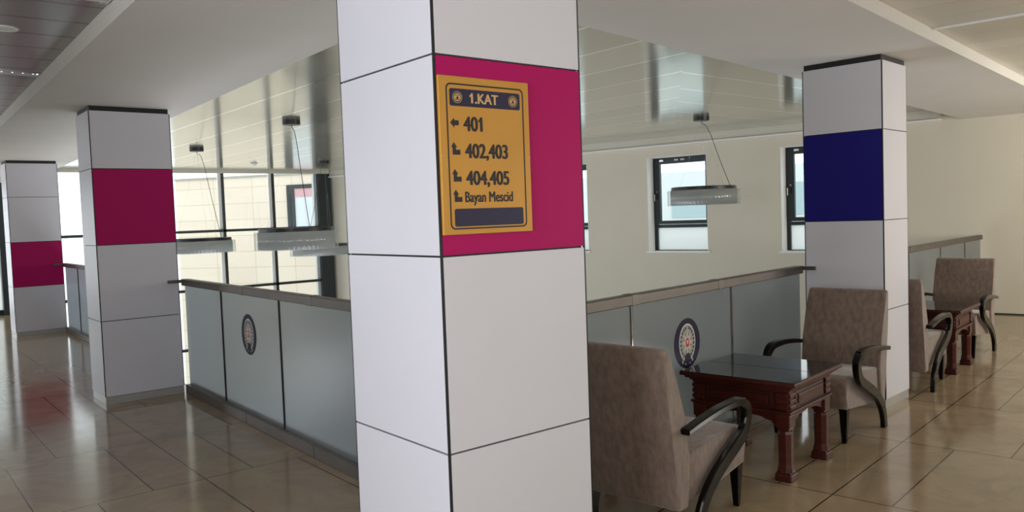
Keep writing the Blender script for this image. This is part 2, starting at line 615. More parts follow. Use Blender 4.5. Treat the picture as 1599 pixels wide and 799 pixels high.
cb_ = MB()
cb_.prism([(-3.8, -4.8, ZC), (xo, yo, ZC), (s_out_l(FAC_Y), FAC_Y, ZC), (-3.8, FAC_Y, ZC)], (0, 0, 0.35), M['corridor_ceiling_left'])
struct(cb_.build('ceiling_left_corridor'))
cb_ = MB()
cb_.prism([(-3.8, -4.8, ZC - .02), (eastS.x, eastS.y, ZC - .02), (xe_o + 0.02, s_out_r(xe_o), ZC - .02), (xo, yo, ZC - .02)], (0, 0, 0.35), M['corridor_ceiling_right'])
struct(cb_.build('ceiling_right_corridor'))
cb_ = MB()
cn = wp((FAC_Y - 2.09) / math.cos(PH) + 0.02)
cb_.prism([(xi, yi, ZA), (xe_i + 0.02, s_in_r(xe_i), ZA), (cn.x, cn.y, ZA), (s_in_l(FAC_Y), FAC_Y, ZA)], (0, 0, 0.3), M['atrium_ceiling'])
struct(cb_.build('ceiling_atrium'))

# east wall with its window openings (one wall running past the atrium and the corridor end)
OP = [(1.77, 2.95), (4.24, 5.41), (6.72, 7.89), (9.19, 10.36)]
Z0, Z1 = 0.87, 2.565
TW = 0.35
SE = (FAC_Y - 2.09) / math.cos(PH) + 0.06


def wbox(mb, s0, s1, o0, o1_, z0, z1, m):
    ps = [wp(s0, o0, z0), wp(s0, o1_, z0), wp(s1, o1_, z0), wp(s1, o0, z0), wp(s0, o0, z1), wp(s0, o1_, z1), wp(s1, o1_, z1), wp(s1, o0, z1)]
    mb.hexa(ps, m)


w = MB()
wbox(w, sD - 0.2, SE, 0, TW, -3.6, Z0, M['wall'])
wbox(w, sD - 0.2, SE, 0, TW, Z1, 3.2, M['wall'])
prev = sD - 0.2
for a, b in OP + [(SE, None)]:
    wbox(w, prev, a, 0, TW, Z0, Z1, M['wall'])
    prev = b
struct(w.build('wall_east'))


def curved_lever(mb, s, z):
    wbox(mb, s - 0.012, s + 0.012, 0.185, 0.205, z - 0.02, z + 0.02, M['chrome'])
    wbox(mb, s - 0.008, s + 0.008, 0.165, 0.185, z - 0.12, z + 0.012, M['lampblack'])


for n, (a, b) in enumerate(OP, 1):
    root = struct(empty('window_%d' % n, wp((a + b) / 2)))
    inv = root.location.copy()

    def fin(mb, name):
        for v in mb.bm.verts:
            v.co -= inv
        return mb.build(name, root)
    r_ = MB()       # white painted reveal lining
    wbox(r_, b - 0.008, b, -0.004, 0.21, Z0, Z1, M['reveal'])
    wbox(r_, a, a + 0.008, -0.004, 0.21, Z0, Z1, M['reveal'])
    wbox(r_, a + 0.008, b - 0.008, -0.004, 0.21, Z1 - 0.008, Z1, M['reveal'])
    fin(r_, 'window_reveal')
    r_ = MB()
    wbox(r_, a - 0.03, b + 0.03, -0.035, 0.24, Z0 - 0.022, Z0 + 0.006, M['reveal'])
    fin(r_, 'window_sill')
    f = MB()
    FO0, FO1 = 0.21, 0.28
    zt = 1.32
    g = M['frame']
    wbox(f, b - 0.07, b, FO0, FO1, Z0, Z1, g)
    wbox(f, a, a + 0.07, FO0, FO1, Z0, Z1, g)
    wbox(f, a + 0.07, b - 0.07, FO0, FO1, Z1 - 0.07, Z1, g)
    wbox(f, a + 0.07, b - 0.07, FO0, FO1, zt - 0.03, zt + 0.03, g)
    wbox(f, a + 0.07, b - 0.07, FO0, FO1, Z0 + 0.006, Z0 + 0.02, g)
    fin(f, 'window_frame')
    f = MB()
    wbox(f, b - 0.15, b - 0.045, 0.19, 0.25, zt + 0.035, Z1 - 0.045, g)
    wbox(f, a + 0.045, a + 0.12, 0.19, 0.25, zt + 0.035, Z1 - 0.045, g)
    wbox(f, a + 0.12, b - 0.15, 0.19, 0.25, Z1 - 0.12, Z1 - 0.045, g)
    wbox(f, a + 0.12, b - 0.15, 0.19, 0.25, zt + 0.035, zt + 0.1, g)
    fin(f, 'window_sash')
    f = MB()
    curved_lever(f, b - 0.09, 1.93)
    fin(f, 'window_handle')
    f = MB()
    for hz in (Z1 - 0.055,):
        for hs in (b - 0.2, b - 0.5, b - 0.62):
            wbox(f, hs - 0.04, hs + 0.04, 0.172, 0.19, hz - 0.02, hz + 0.012, M['chrome'])
    wbox(f, b - 0.052, b - 0.036, 0.17, 0.19, 1.78, 1.9, M['chrome'])
    fin(f, 'window_hinge')
    f = MB()
    wbox(f, a + 0.118, b - 0.148, 0.215, 0.223, zt + 0.09, Z1 - 0.11, M['pane'])
    fin(f, 'window_pane')
    f = MB()
    wbox(f, a + 0.068, b - 0.068, 0.24, 0.248, Z0 + 0.018, zt - 0.028, M['milkpane'])
    fin(f, 'window_lower_pane')

# west wall and south wall (behind the camera), with windows that let the daylight in
w = MB()
wy = [(-2.1, 0.3), (7.2, 9.6), (11.8, 14.2)]
w.box(-4.1, -3.8, -5.1, FAC_Y, -3.6, 0.9, M['wall'])
w.box(-4.1, -3.8, -5.1, FAC_Y, 2.4, 3.2, M['wall'])
p_ = -5.1
for a, b in wy + [(FAC_Y, None)]:
    w.box(-4.1, -3.8, p_, a, 0.9, 2.4, M['wall'])
    p_ = b
struct(w.build('wall_west'))
T2 = Matrix.Translation((-3.8, -4.8, 0)) @ Matrix.Rotation(math.radians(8.5), 4, 'Z')
w = MB()
wx_ = [(2.9, 5.3), (7.3, 9.7), (11.3, 13.7)]
Ls = 15.7
w.box(-0.3, Ls, -0.3, 0, -3.6, 0.9, M['wall'], T2)
w.box(-0.3, Ls, -0.3, 0, 2.4, 3.2, M['wall'], T2)
p_ = -0.3
for a, b in wx_ + [(Ls, None)]:
    w.box(p_, a, -0.3, 0, 0.9, 2.4, M['wall'], T2)
    p_ = b
struct(w.build('wall_south'))
wn_ = 5
for (a, b) in wy:
    r_ = struct(empty('window_%d' % wn_, (-3.9, (a + b) / 2, 0.9)))
    h = (b - a) / 2
    f = MB()
    f.box(-.03, .03, -h, -h + .06, 0, 1.5, M['frame']).box(-.03, .03, h - .06, h, 0, 1.5, M['frame'])
    f.box(-.03, .03, -h + .06, h - .06, 0, .06, M['frame']).box(-.03, .03, -h + .06, h - .06, 1.44, 1.5, M['frame']).box(-.03, .03, -.03, .03, .06, 1.44, M['frame'])
    f.build('window_frame', r_)
    wn_ += 1
for (a, b) in wx_:
    c = T2 @ Vector(((a + b) / 2, -0.1, 0.9))
    r_ = struct(empty('window_%d' % wn_, c, math.radians(8.5)))
    h = (b - a) / 2
    f = MB()
    f.box(-h, -h + .06, -.03, .03, 0, 1.5, M['frame']).box(h - .06, h, -.03, .03, 0, 1.5, M['frame'])
    f.box(-h + .06, h - .06, -.03, .03, 0, .06, M['frame']).box(-h + .06, h - .06, -.03, .03, 1.44, 1.5, M['frame']).box(-.03, .03, -.03, .03, .06, 1.44, M['frame'])
    f.build('window_frame', r_)
    wn_ += 1

# north side: glazed corridor end, then the glazed curtain wall of the atrium
w = MB()
w.box(-4.1, -3.3, FAC_Y, FAC_Y + 0.3, -3.6, 3.2, M['wall'])
w.box(-3.3, 0.60, FAC_Y, FAC_Y + 0.3, -3.6, 0.0, M['wall'])
w.box(-3.3, 0.60, FAC_Y, FAC_Y + 0.3, 2.65, 3.2, M['wall'])
struct(w.build('wall_north'))
ce = struct(empty('window_%d' % wn_, (-1.4, FAC_Y, 0)))
wn_ += 1
for x in (-3.3, -2.05, -0.8):
    m_ = MB(); m_.box(x + 1.4, x + 1.5, 0.0, 0.12, 0, 2.65, M['frame']); m_.build('mullion', ce)
m_ = MB()
for z in (0.0, 2.55):
    for x, l_ in ((-3.2, 1.15), (-1.95, 1.15), (-0.7, 1.3)):
        m_.box(x + 1.4, x + 1.4 + l_, 0.0, 0.12, z, z + 0.1, M['frame'])
m_.build('rail', ce)
for x, l_ in ((-3.2, 1.17), (-1.95, 1.17), (-0.7, 1.31)):
    m_ = MB(); m_.box(x + 1.39, x + 1.39 + l_, 0.05, 0.06, 0.09, 2.56, M['milkpane']); m_.build('glass', ce)
w = MB()
w.box(-3.8, 0.55, FAC_Y - 0.02, FAC_Y, 0, 0.07, M['frame'])
struct(w.build('baseboard_north'))
w = MB()
for k in (-1,):
    wbox(w, sD, 0.06, -0.012, 0, 0, 0.018, M['frame'])
struct(w.build('baseboard_east'))

cw = struct(empty('window_%d' % wn_, (4.0, FAC_Y, 0)))
wn_ += 1
TR = [-2.52, -1.18, 0.165, 1.505]
MX = [1.38, 2.62, 3.85, 5.02, 6.235]
for x in MX:
    m_ = MB()
    m_.box(x + 0.02 - 4, x + 0.08 - 4, -0.05, 0.03, -3.6, 2.86, M['frame'])
    m_.box(x - 0.05 - 4, x + 0.02 - 4, -0.02, 0.03, -3.6, 2.86, M['lip'])  # white strip paints in the mullion side that catches outdoor light
    m_.build('mullion', cw)
for z in TR:
    m_ = MB()
    m_.box(0.65 - 4, 7.5 - 4, -0.05, 0.06, z - 0.03, z + 0.03, M['frame'])
    m_.build('transom', cw)
m_ = MB(); m_.box(0.60 - 4, 0.71 - 4, -0.12, 0.1, -3.6, 2.86, M['frame']); m_.build('end_post', cw)
m_ = MB()
m_.box(7.44 - 4, 7.78 - 4, -0.1, 0.18, -3.6, 2.9, M['frame'])
m_.box(7.36 - 4, 7.44 - 4, 0.0, 0.1, -3.6, 2.9, M['mull_side'])
m_.build('corner_post', cw)
m_ = MB(); m_.box(0.68 - 4, 7.44 - 4, 0.03, 0.04, -3.6, 2.9, M['pane']); m_.build('glass', cw)

# cornices where the atrium ceiling meets the east wall and the curtain wall
w = MB()
wbox(w, 0.6, SE - 0.1, -0.10, 0.0, ZS + 0.025, ZA, M['cornice'])
wbox(w, 0.6, SE - 0.1, -0.13, 0.0, ZS - 0.0, ZS + 0.025, M['lip'])
struct(w.build('trim_east'))
w = MB()
w.box(s_in_l(FAC_Y), 7.72, FAC_Y - 0.16, FAC_Y, ZA - 0.065, ZA, M['cornice'])
struct(w.build('trim_north'))
w = MB()
w.box(0.55, s_in_l(FAC_Y), FAC_Y - 0.16, FAC_Y, ZS - 0.12, ZS, M['cornice'])
struct(w.build('trim_corridor_end'))


# ------------------------------------------------------------------ columns
def column(x, y, rot, wx, wy, face, level, cm, label):
    root = tag(empty('column', (x, y, 0), rot), label, 'column', 'clad columns of the gallery', 'thing')
    P, s, top, t, g = 0.7, 0.07, 2.695, 0.012, 0.0035
    b = MB(); b.box(t, wx - t, t, wy - t, 0.0, ZS + 0.001, M['black']); b.build('core', root)
    b = MB(); b.box(0.006, wx - 0.006, 0.006, wy - 0.006, 0, s - 0.004, M['plinth']); b.build('plinth', root)
    lv = [s, s + P, s + 2 * P, s + 3 * P, top]
    for k in range(4):
        z0, z1 = lv[k] + (g if k else 0.001), lv[k + 1] - (g if k < 3 else 0)
        e = 0.009
        for f_ in ('y0', 'x0', 'y1', 'x1'):
            col = M['white_panel']
            lab = None
            if f_ == face and k == level:
                col = cm
                lab = 'magenta panel' if cm == M['magenta'] else 'deep blue panel'
            p = MB()
            if f_ == 'y0':
                p.box(e, wx - e, 0, t, z0, z1, col)
            elif f_ == 'y1':
                p.box(e, wx - e, wy - t, wy, z0, z1, col)
            elif f_ == 'x0':
                p.box(0, t, e, wy - e, z0, z1, col)
            else:
                p.box(wx - t, wx, e, wy - e, z0, z1, col)
            o = p.build('panel', root)
            if lab:
                o['label'] = lab
    c_ = MB()
    for cx_, cy_ in ((0.0045, 0.0045), (wx - 0.0045, 0.0045), (0.0045, wy - 0.0045), (wx - 0.0045, wy - 0.0045)):
        c_.box(cx_ - 0.0035, cx_ + 0.0035, cy_ - 0.0035, cy_ + 0.0035, s, top, M['black'])
    c_.build('corner_profile', root)
    return root


column(0, 0, 0, 0.701, 0.687, 'y0', 2, M['magenta'], 'nearest square column, white panels with magenta band behind the gold sign')
column(0.113, 5.736, 0, 0.708, 0.53, 'y0', 2, M['magenta'], 'white clad column with dark magenta band at head height, left of the emblem balustrade')
column(0.26, 12.187, 0, 0.708, 0.53, 'y0', 1, M['magenta'], 'farthest column at the left edge, magenta band at railing height')
column(4.556, 0.650, 0.1007, 0.515, 0.635, 'x0', 2, M['blue'], 'white clad column with deep blue band, behind an armchair')


# ------------------------------------------------------------------ emblem (round badge)
def disc(mb, cx, cz, r, y0, y1, m, n=48, a0=0.0, a1=2 * PI, r_in=0.0, sx=1.0):
    if r_in == 0.0 and abs(a1 - a0 - 2 * PI) < 1e-6:
        mb.prism([(cx + sx * r * math.cos(2 * PI * k / n), y0, cz + r * math.sin(2 * PI * k / n)) for k in range(n)], (0, y1 - y0, 0), m)
    else:
        k_ = max(3, int(n * (a1 - a0) / (2 * PI)))
        for k in range(k_):
            t0, t1 = a0 + (a1 - a0) * k / k_, a0 + (a1 - a0) * (k + 1) / k_
            mb.prism([(cx + sx * r_in * math.cos(t0), y0, cz + r_in * math.sin(t0)), (cx + sx * r * math.cos(t0), y0, cz + r * math.sin(t0)),
                      (cx + sx * r * math.cos(t1), y0, cz + r * math.sin(t1)), (cx + sx * r_in * math.cos(t1), y0, cz + r_in * math.sin(t1))], (0, y1 - y0, 0), m)


def emblem(R, parent, loc, rz, small=False):
    """round badge in the local xz plane facing -y: dark ring, wreath, star, red centre and four small shields"""
    e = MB()
    d = 0.0006
    dark = M['navy'] if small else M['emblem_navy']
    lt = M['gold_text'] if small else M['emblem_white']
    disc(e, 0, 0, R, -d, 0, dark)
    if small:
        disc(e, 0, 0, R * 0.95, -2 * d, -d, lt, r_in=R * 0.88)
        disc(e, 0, 0, R * 0.68, -2 * d, -d, lt)
        disc(e, 0, 0, R * 0.55, -3 * d, -2 * d, M['ink'], r_in=R * 0.48, a0=0.5, a1=2.6)
        disc(e, 0, -R * 0.1, R * 0.22, -3 * d, -2 * d, M['ink'])
        disc(e, 0, 0, R * 0.5, -3 * d, -2 * d, M['ink'], r_in=R * 0.4, a0=3.6, a1=5.8)
        for k in range(4):
            disc(e, R * (-.3 + .2 * k), R * 0.25, R * 0.07, -3 * d, -2 * d, M['ink'], 8)
    else:
        sx = 0.82
        disc(e, 0, R * 0.02, R * 0.76, -2 * d, -d, lt, sx=sx)
        disc(e, 0, R * 0.02, R * 0.715, -3 * d, -2 * d, M['emblem_grey'], sx=sx)
        for a0, a1 in ((math.radians(105), math.radians(235)), (math.radians(-55), math.radians(75))):
            for k in range(9):                                       # wreath leaves
                t = a0 + (a1 - a0) * k / 8
                cx, cz = 0.60 * R * sx * math.cos(t), R * 0.02 + 0.60 * R * math.sin(t)
                disc(e, cx, cz, R * 0.066, -4 * d, -3 * d, M['emblem_dark'], 8)
        pts = []
        for k in range(16):                                          # eight-pointed star
            r = (0.47 if k % 2 == 0 else 0.25) * R
            t = PI / 2 + PI * k / 8
            pts.append((sx * r * math.cos(t), -3 * d, R * 0.02 + r * math.sin(t)))
        e.prism(pts, (0, -d, 0), M['emblem_star'])
        for k in range(8):
            t = PI / 2 + PI * k / 4 + PI / 8
            a_ = Vector((sx * math.cos(t), 0, math.sin(t)))
            n_ = Vector((-math.sin(t), 0, math.cos(t))) * R * 0.012
            c0, c1 = a_ * R * 0.2 + Vector((0, -3 * d, R * .02)), a_ * R * 0.42 + Vector((0, -3 * d, R * .02))
            e.prism([c0 - n_, c1 - n_, c1 + n_, c0 + n_], (0, -d * 0.8, 0), M['emblem_dark'])
        # red drop-shaped ring in the centre
        n = 24
        out, inn = [], []
        for k in range(n):
            t = 2 * PI * k / n
            rr = R * (0.165 + (0.05 * max(0, math.sin(t)) ** 3))
            out.append((rr * math.cos(t) * 0.8, -4 * d, R * 0.0 + rr * math.sin(t)))
            inn.append((rr * 0.42 * math.cos(t) * 0.8, -5 * d, R * 0.03 + rr * 0.42 * math.sin(t)))
        e.prism(out, (0, -d, 0), M['emblem_red'])
        e.prism(inn, (0, -d, 0), lt)
        disc(e, 0, R * 0.02, R * 0.03, -7 * d, -6 * d, M['emblem_red'], 10)
        # bottom lobe with four small shields
        disc(e, 0, -R * 0.62, R * 0.24, -3.6 * d, -2 * d, dark, 24)
        for k, t in enumerate((-118, -101, -79, -62)):
            a_ = math.radians(t)
            disc(e, R * 0.8 * math.cos(a_), R * 0.80 * math.sin(a_), R * 0.075, -3 * d, -d, M['emblem_grey'], 10, sx=0.75)
    o = e.build('emblem', parent, loc=loc)
    o.rotation_euler = (0, 0, rz)
    return o


# ------------------------------------------------------------------ glass balustrades
def railing(p0, p1, divs, label, stub=None, stub0=None, emb=None, side=-1, z_top=1.11, joints=()):
    """local x runs from p0 to p1; side=-1: the public side is local -y"""
    d = Vector((p1[0] - p0[0], p1[1] - p0[1], 0))
    L = d.length
    rz = math.atan2(d.y, d.x)
    root = tag(empty('glass_railing', (p0[0], p0[1], 0), rz), label, 'railing', 'glass balustrades round the atrium')
    b = MB()
    cuts = [0] + list(joints) + [L]
    for a, c in zip(cuts, cuts[1:]):
        b.box(a + 0.001, c - 0.001, -0.035, 0.035, z_top - 0.062, z_top, M['steel'], bevel=0.004, seg=1)
    for j in joints:
        b.box(j - 0.035, j + 0.035, -0.038, 0.038, z_top - 0.064, z_top + 0.003, M['steel_dark'], bevel=0.003, seg=1)
    for (xs, dirs) in (stub or []):
        b.box(min(xs, xs + dirs[0]), max(xs, xs + dirs[0]), min(0, dirs[1]), max(0, dirs[1]), z_top - 0.035, z_top - 0.005, M['steel'])
    b.build('handrail', root)
    b = MB()
    b.box(0, L, -0.045, 0.045, 0, 0.085, M['steel_dark'], bevel=0.003, seg=1)
    for j in joints:
        b.box(j - 0.002, j + 0.002, -0.0465, 0.0465, 0, 0.0855, M['gasket'])
    b.build('base_channel', root)
    xs = [0.0] + list(divs) + [L]
    for k, (a, c) in enumerate(zip(xs, xs[1:])):
        if c - a < 0.12:
            continue
        p = MB()
        p.box(a + 0.008, c - 0.008, -0.005, 0.005, 0.07, z_top - 0.055, M['frost'])
        po = p.build('glass_panel', root)
        if emb and emb[0] == k:
            if side < 0:
                emblem(0.165, po, ((a + c) / 2 + emb[1], -0.0055, 0.728), 0)
            else:
                emblem(0.165, po, ((a + c) / 2 + emb[1], 0.0055, 0.728), PI)
    for x in divs:
        p = MB()
        p.box(x - 0.008, x + 0.008, -0.006, 0.006, 0.07, z_top - 0.055, M['gasket'])
        s_ = -1 if side < 0 else 1
        p.box(x - 0.016, x - 0.006, min(s_ * 0.006, s_ * 0.013), max(s_ * 0.006, s_ * 0.013), 0.085, z_top - 0.06, M['chrome' if side < 0 else 'gasket'])
        p.build('glass_joint', root)
    return root


# left wing, from the near column to the second column
railing((railL(0.86), 0.86), (railL(5.70), 5.70), [1.21, 2.50, 3.79], 'frosted glass balustrade with steel handrail and round emblem, left of the nearest column',
        stub=[(4.84 - 0.03, (0.03, 0.16))], emb=(2, 0.0), side=1, joints=[0.6, 1.9, 3.2])
# left wing, second to third column
railing((railL(6.30) + 0.03, 6.30), (0.99, 12.16), [1.2, 2.45, 3.7, 4.85], 'frosted glass balustrade seen between the two far left columns',
        stub=[(5.86 - 0.03, (0.03, 0.17))], side=1, joints=[1.2, 3.6])
# right wing, near column to the blue banded column
pR0, pR1 = (0.76, railR(0.76)), (4.43, railR(4.43))
railing(pR0, pR1, [1.242, 2.510], 'dark frosted glass balustrade with steel handrail and round emblem, behind the nearest table',
        stub=[(3.70, (0.03, -0.13))], emb=(1, 0.0), side=-1, joints=[1.24, 2.30])
# right wing, blue banded column to the east wall
railing((5.03, railR(5.03)), (10.52, railR(10.52)), [1.1, 2.33, 3.57, 4.72], 'pale frosted glass balustrade running to the cream wall, right of the blue banded column',
        side=-1, joints=[2.33])

# ------------------------------------------------------------------ gold direction sign
SG = tag(empty('direction_sign', (0, 0, 0)), 'gold direction sign lettered 1.KAT with room numbers and arrows, on the magenta panel', 'sign')
YS = -0.012
b = MB(); b.box(0.007, 0.414, YS, 0.0, 1.544, 2.098, M['gold'], bevel=0.0015, seg=1); b.build('plate', SG)


def rrect(x0, x1, z0, z1, r, n=6):
    pts = []
    for cx, cz, a in ((x1 - r, z1 - r, 0), (x0 + r, z1 - r, 90), (x0 + r, z0 + r, 180), (x1 - r, z0 + r, 270)):
        for k in range(n + 1):
            t = math.radians(a + 90 * k / n)
            pts.append((cx + r * math.cos(t), cz + r * math.sin(t)))
    return pts


b = MB()
po, pi_ = rrect(0.037, 0.387, 1.562, 2.073, 0.02), rrect(0.0425, 0.3815, 1.5675, 2.0675, 0.0155)
for k in range(len(po)):
    q = [po[k], po[(k + 1) % len(po)], pi_[(k + 1) % len(po)], pi_[k]]
    b.prism([(p[0], YS, p[1]) for p in q], (0, -0.0006, 0), M['ink'])
b.build('border_line', SG)
b = MB(); b.prism([(p[0], YS, p[1]) for p in rrect(0.052, 0.370, 1.994, 2.055, 0.008)], (0, -0.0006, 0), M['navy']); b.build('header_band', SG)
b = MB(); b.prism([(p[0], YS, p[1]) for p in rrect(0.056, 0.370, 1.572, 1.635, 0.008)], (0, -0.0006, 0), M['navy']); b.build('footer_band', SG)
emblem(0.0215, SG, (0.085, YS - 0.0007, 2.0245), 0, True)
emblem(0.0215, SG, (0.336, YS - 0.0007, 2.0245), 0, True)


def sign_text(s, x0, x1, z0, z1, m, name, y, bold=0.0022, cap=None, flag=None):
    cu = bpy.data.curves.new(name, 'FONT')
    cu.body = s
    cu.size = 1
    cu.extrude = 0.0
    cu.resolution_u = 6
    t = bpy.data.objects.new(name, cu)
    C.objects.link(t)
    bpy.context.view_layer.update()
    me = bpy.data.meshes.new_from_object(t.evaluated_get(bpy.context.evaluated_depsgraph_get()))
    bpy.data.objects.remove(t)
    bpy.data.curves.remove(cu)
    xs = [v.co.x for v in me.vertices]
    X0, X1 = min(xs), max(xs)
    # reference heights: baseline 0, capital height measured from the tallest glyph
    top = cap if cap else max(v.co.y for v in me.vertices)
    bm = bmesh.new()
    bm.from_mesh(me)
    r = bmesh.ops.extrude_face_region(bm, geom=bm.faces[:])
    for v in r['geom']:
        if isinstance(v, bmesh.types.BMVert):
            v.co.z += 1
    for v in bm.verts:
        x, yy, z = v.co
        v.co = (x0 + (x - X0) / (X1 - X0) * (x1 - x0), y - 0.0007 * z, z0 + yy / top * (z1 - z0))
    src = list(bm.verts), list(bm.faces)
    for j, (dx, dz) in enumerate(((-1, 0.0), (1, 0.0), (-0.5, 0.35), (0.5, -0.35), (-0.5, -0.35), (0.5, 0.35))):
        mp_ = {v: bm.verts.new(v.co + Vector((dx * bold, -0.00004 * (j + 1), dz * bold))) for v in src[0]}
        for f in src[1]:
            try:
                bm.faces.new([mp_[v] for v in f.verts])
            except ValueError:
                pass
    if flag:
        fx, fw_, fh = flag                               # the flag of a figure one
        q = [(fx, z1), (fx - fw_, z1 - fh), (fx - fw_, z1 - fh * 1.9), (fx, z1 - fh * 1.15)]
        a_ = [bm.verts.new((p[0], y, p[1])) for p in q]
        b_ = [bm.verts.new((p[0], y - 0.0009, p[1])) for p in q]
        bm.faces.new(a_); bm.faces.new(b_[::-1])
        for k in range(4):
            bm.faces.new((a_[k], a_[(k + 1) % 4], b_[(k + 1) % 4], b_[k]))
    bmesh.ops.recalc_face_normals(bm, faces=bm.faces[:])
    bm.to_mesh(me)
    bm.free()
    me.materials.clear()
    me.materials.append(m)
    for p in me.polygons:
        p.material_index = 0
    o = bpy.data.objects.new(name, me)
    C.objects.link(o)
    o.parent = SG
    return o


sign_text('1.KAT', 0.147, 0.266, 2.0075, 2.042, M['gold_text'], 'lettering', YS - 0.0006, 0.0016, flag=(0.1505, 0.0115, 0.0075))
sign_text('401', 0.110, 0.190, 1.909, 1.959, M['ink'], 'lettering', YS, 0.0027, flag=(0.188, 0.013, 0.010))
sign_text('402,403', 0.113, 0.303, 1.814, 1.864, M['ink'], 'lettering', YS, 0.0027)
sign_text('404,405', 0.113, 0.305, 1.719, 1.768, M['ink'], 'lettering', YS, 0.0027)
sign_text('Bayan Mescid', 0.105, 0.321, 1.658, 1.694, M['ink'], 'lettering', YS, 0.0014)


def arrow_left(x0, x1, z0, z1):
    zc = (z0 + z1) / 2
    h = (z1 - z0)
    xm = x0 + (x1 - x0) * 0.48
    b = MB()
    b.prism([(x, YS, z) for x, z in ((x0, zc), (xm, z1), (xm, zc + h * .25), (x1, zc + h * .25), (x1, zc - h * .25), (xm, zc - h * .25), (xm, z0))], (0, -0.0007, 0), M['ink'])
    b.build('arrow', SG)


def arrow_up(x0, x1, z0, z1):
    w_, h = x1 - x0, z1 - z0
    b = MB()
    b.prism([(x0 + u * w_, YS, z0 + v * h) for u, v in ((0.31, 1.0), (0.66, 0.60), (0.52, 0.60), (0.52, 0.40), (1.0, 0.40), (1.0, 0.0), (0.16, 0.0), (0.16, 0.60), (0.0, 0.60))], (0, -0.0007, 0), M['ink'])
    b.build('arrow', SG)


arrow_left(0.051, 0.088, 1.918, 1.953)
arrow_up(0.051, 0.090, 1.824, 1.868)
arrow_up(0.051, 0.091, 1.730, 1.774)
arrow_up(0.052, 0.091, 1.659, 1.702)
for x, z in ((0.205, 2.089), (0.0135, 1.82), (0.408, 1.82), (0.215, 1.550)):
    b = MB(); b.lathe([(0.0028, 0), (0.0028, 0.0012), (0.001, 0.0018)], M['gold_text'], T=Matrix.Translation((x, YS, z)) @ Matrix.Rotation(PI / 2, 4, 'X'), n=10)
    b.build('screw', SG)


# ------------------------------------------------------------------ armchairs
def catmull(pts, k=6):
    out = []
    P = [pts[0]] + list(pts) + [pts[-1]]
    for i in range(1, len(P) - 2):
        for j in range(k):
            t = j / k
            out.append(tuple(0.5 * ((2 * P[i][c]) + (-P[i - 1][c] + P[i + 1][c]) * t + (2 * P[i - 1][c] - 5 * P[i][c] + 4 * P[i + 1][c] - P[i + 2][c]) * t * t
                                    + (-P[i - 1][c] + 3 * P[i][c] - 3 * P[i + 1][c] + P[i + 2][c]) * t ** 3) for c in range(len(pts[0]))))
    out.append(tuple(pts[-1]))
    return out


def sweep_arm(mb, yc, m):
    # x, z, thickness in plane, width across
    key = [(-0.665, 0.560, 0.030, 0.050), (-0.52, 0.582, 0.034, 0.054), (-0.34, 0.600, 0.036, 0.056), (-0.17, 0.602, 0.044, 0.056), (-0.090, 0.588, 0.054, 0.052),
           (-0.046, 0.548, 0.066, 0.044), (-0.048, 0.488, 0.074, 0.040), (-0.090, 0.425, 0.078, 0.036), (-0.175, 0.378, 0.078, 0.034), (-0.29, 0.328, 0.076, 0.034),
           (-0.405, 0.268, 0.076, 0.034), (-0.500, 0.190, 0.074, 0.034), (-0.558, 0.095, 0.068, 0.034), (-0.575, 0.0, 0.062, 0.034)]
    pts = catmull(key, 4)
    rings = []
    for i, (x, z, th, wd) in enumerate(pts):
        a, b = pts[max(i - 1, 0)], pts[min(i + 1, len(pts) - 1)]
        t = Vector((b[0] - a[0], 0, b[1] - a[1])).normalized()
        n = Vector((-t.z, 0, t.x))
        if i == len(pts) - 1:
            n = Vector((1, 0, 0)) * (1 if n.x > 0 else -1)
        c = Vector((x, yc, z))
        h, w2, ch = th / 2, wd / 2, 0.007
        prof = [(-h, -w2 + ch), (-h + ch, -w2), (h - ch, -w2), (h, -w2 + ch), (h, w2 - ch), (h - ch, w2), (-h + ch, w2), (-h, w2 - ch)]
        rings.append([mb.bm.verts.new(c + n * p + Vector((0, q, 0))) for p, q in prof])
    s = mb.slot(m)
    for a, b in zip(rings, rings[1:]):
        for k in range(8):
            f = mb.bm.faces.new((a[k], a[(k + 1) % 8], b[(k + 1) % 8], b[k]))
            f.material_index = s
    mb.bm.faces.new(rings[0][::-1]).material_index = s
    mb.bm.faces.new(rings[-1]).material_index = s


def armchair(label):
    root = tag(empty('armchair'), label, 'armchair', 'grey brown velvet armchairs with curved black arms')
    b = MB()
    prof = [(0.022, 0.235), (0.034, 0.33), (0.034, 0.40), (0.012, 0.438), (-0.05, 0.452), (-0.30, 0.445), (-0.60, 0.425), (-0.66, 0.30), (-0.655, 0.185), (-0.30, 0.205)]
    b.prism([(x, -0.268, z) for x, z in prof], (0, 0.536, 0), M['velvet'], bevel=0.014, seg=3)
    b.build('seat', root, smooth=True)
    b = MB()
    prof = [(-0.575, 0.41), (-0.615, 0.60), (-0.685, 0.80), (-0.735, 0.935), (-0.757, 0.966), (-0.785, 0.968), (-0.800, 0.945), (-0.775, 0.75), (-0.735, 0.50), (-0.705, 0.30), (-0.690, 0.175), (-0.60, 0.175)]
    b.prism([(x, -0.287, z) for x, z in prof], (0, 0.574, 0), M['velvet'], bevel=0.016, seg=3)
    b.build('backrest', root, smooth=True)
    for s in (-1, 1):
        b = MB()
        sweep_arm(b, s * 0.312, M['lacquer'])
        b.build('arm', root, smooth=True)
        b = MB()
        y = s * 0.235
        q = [(-0.028, y - 0.015, 0), (0.0, y - 0.015, 0), (0.0, y + 0.015, 0), (-0.028, y + 0.015, 0), (-0.045, y - 0.028, 0.24), (0.012, y - 0.028, 0.24), (0.012, y + 0.028, 0.24), (-0.045, y + 0.028, 0.24)]
        b.hexa(q, M['lacquer'], bevel=0.003, seg=1)
        b.build('leg', root)
    return root


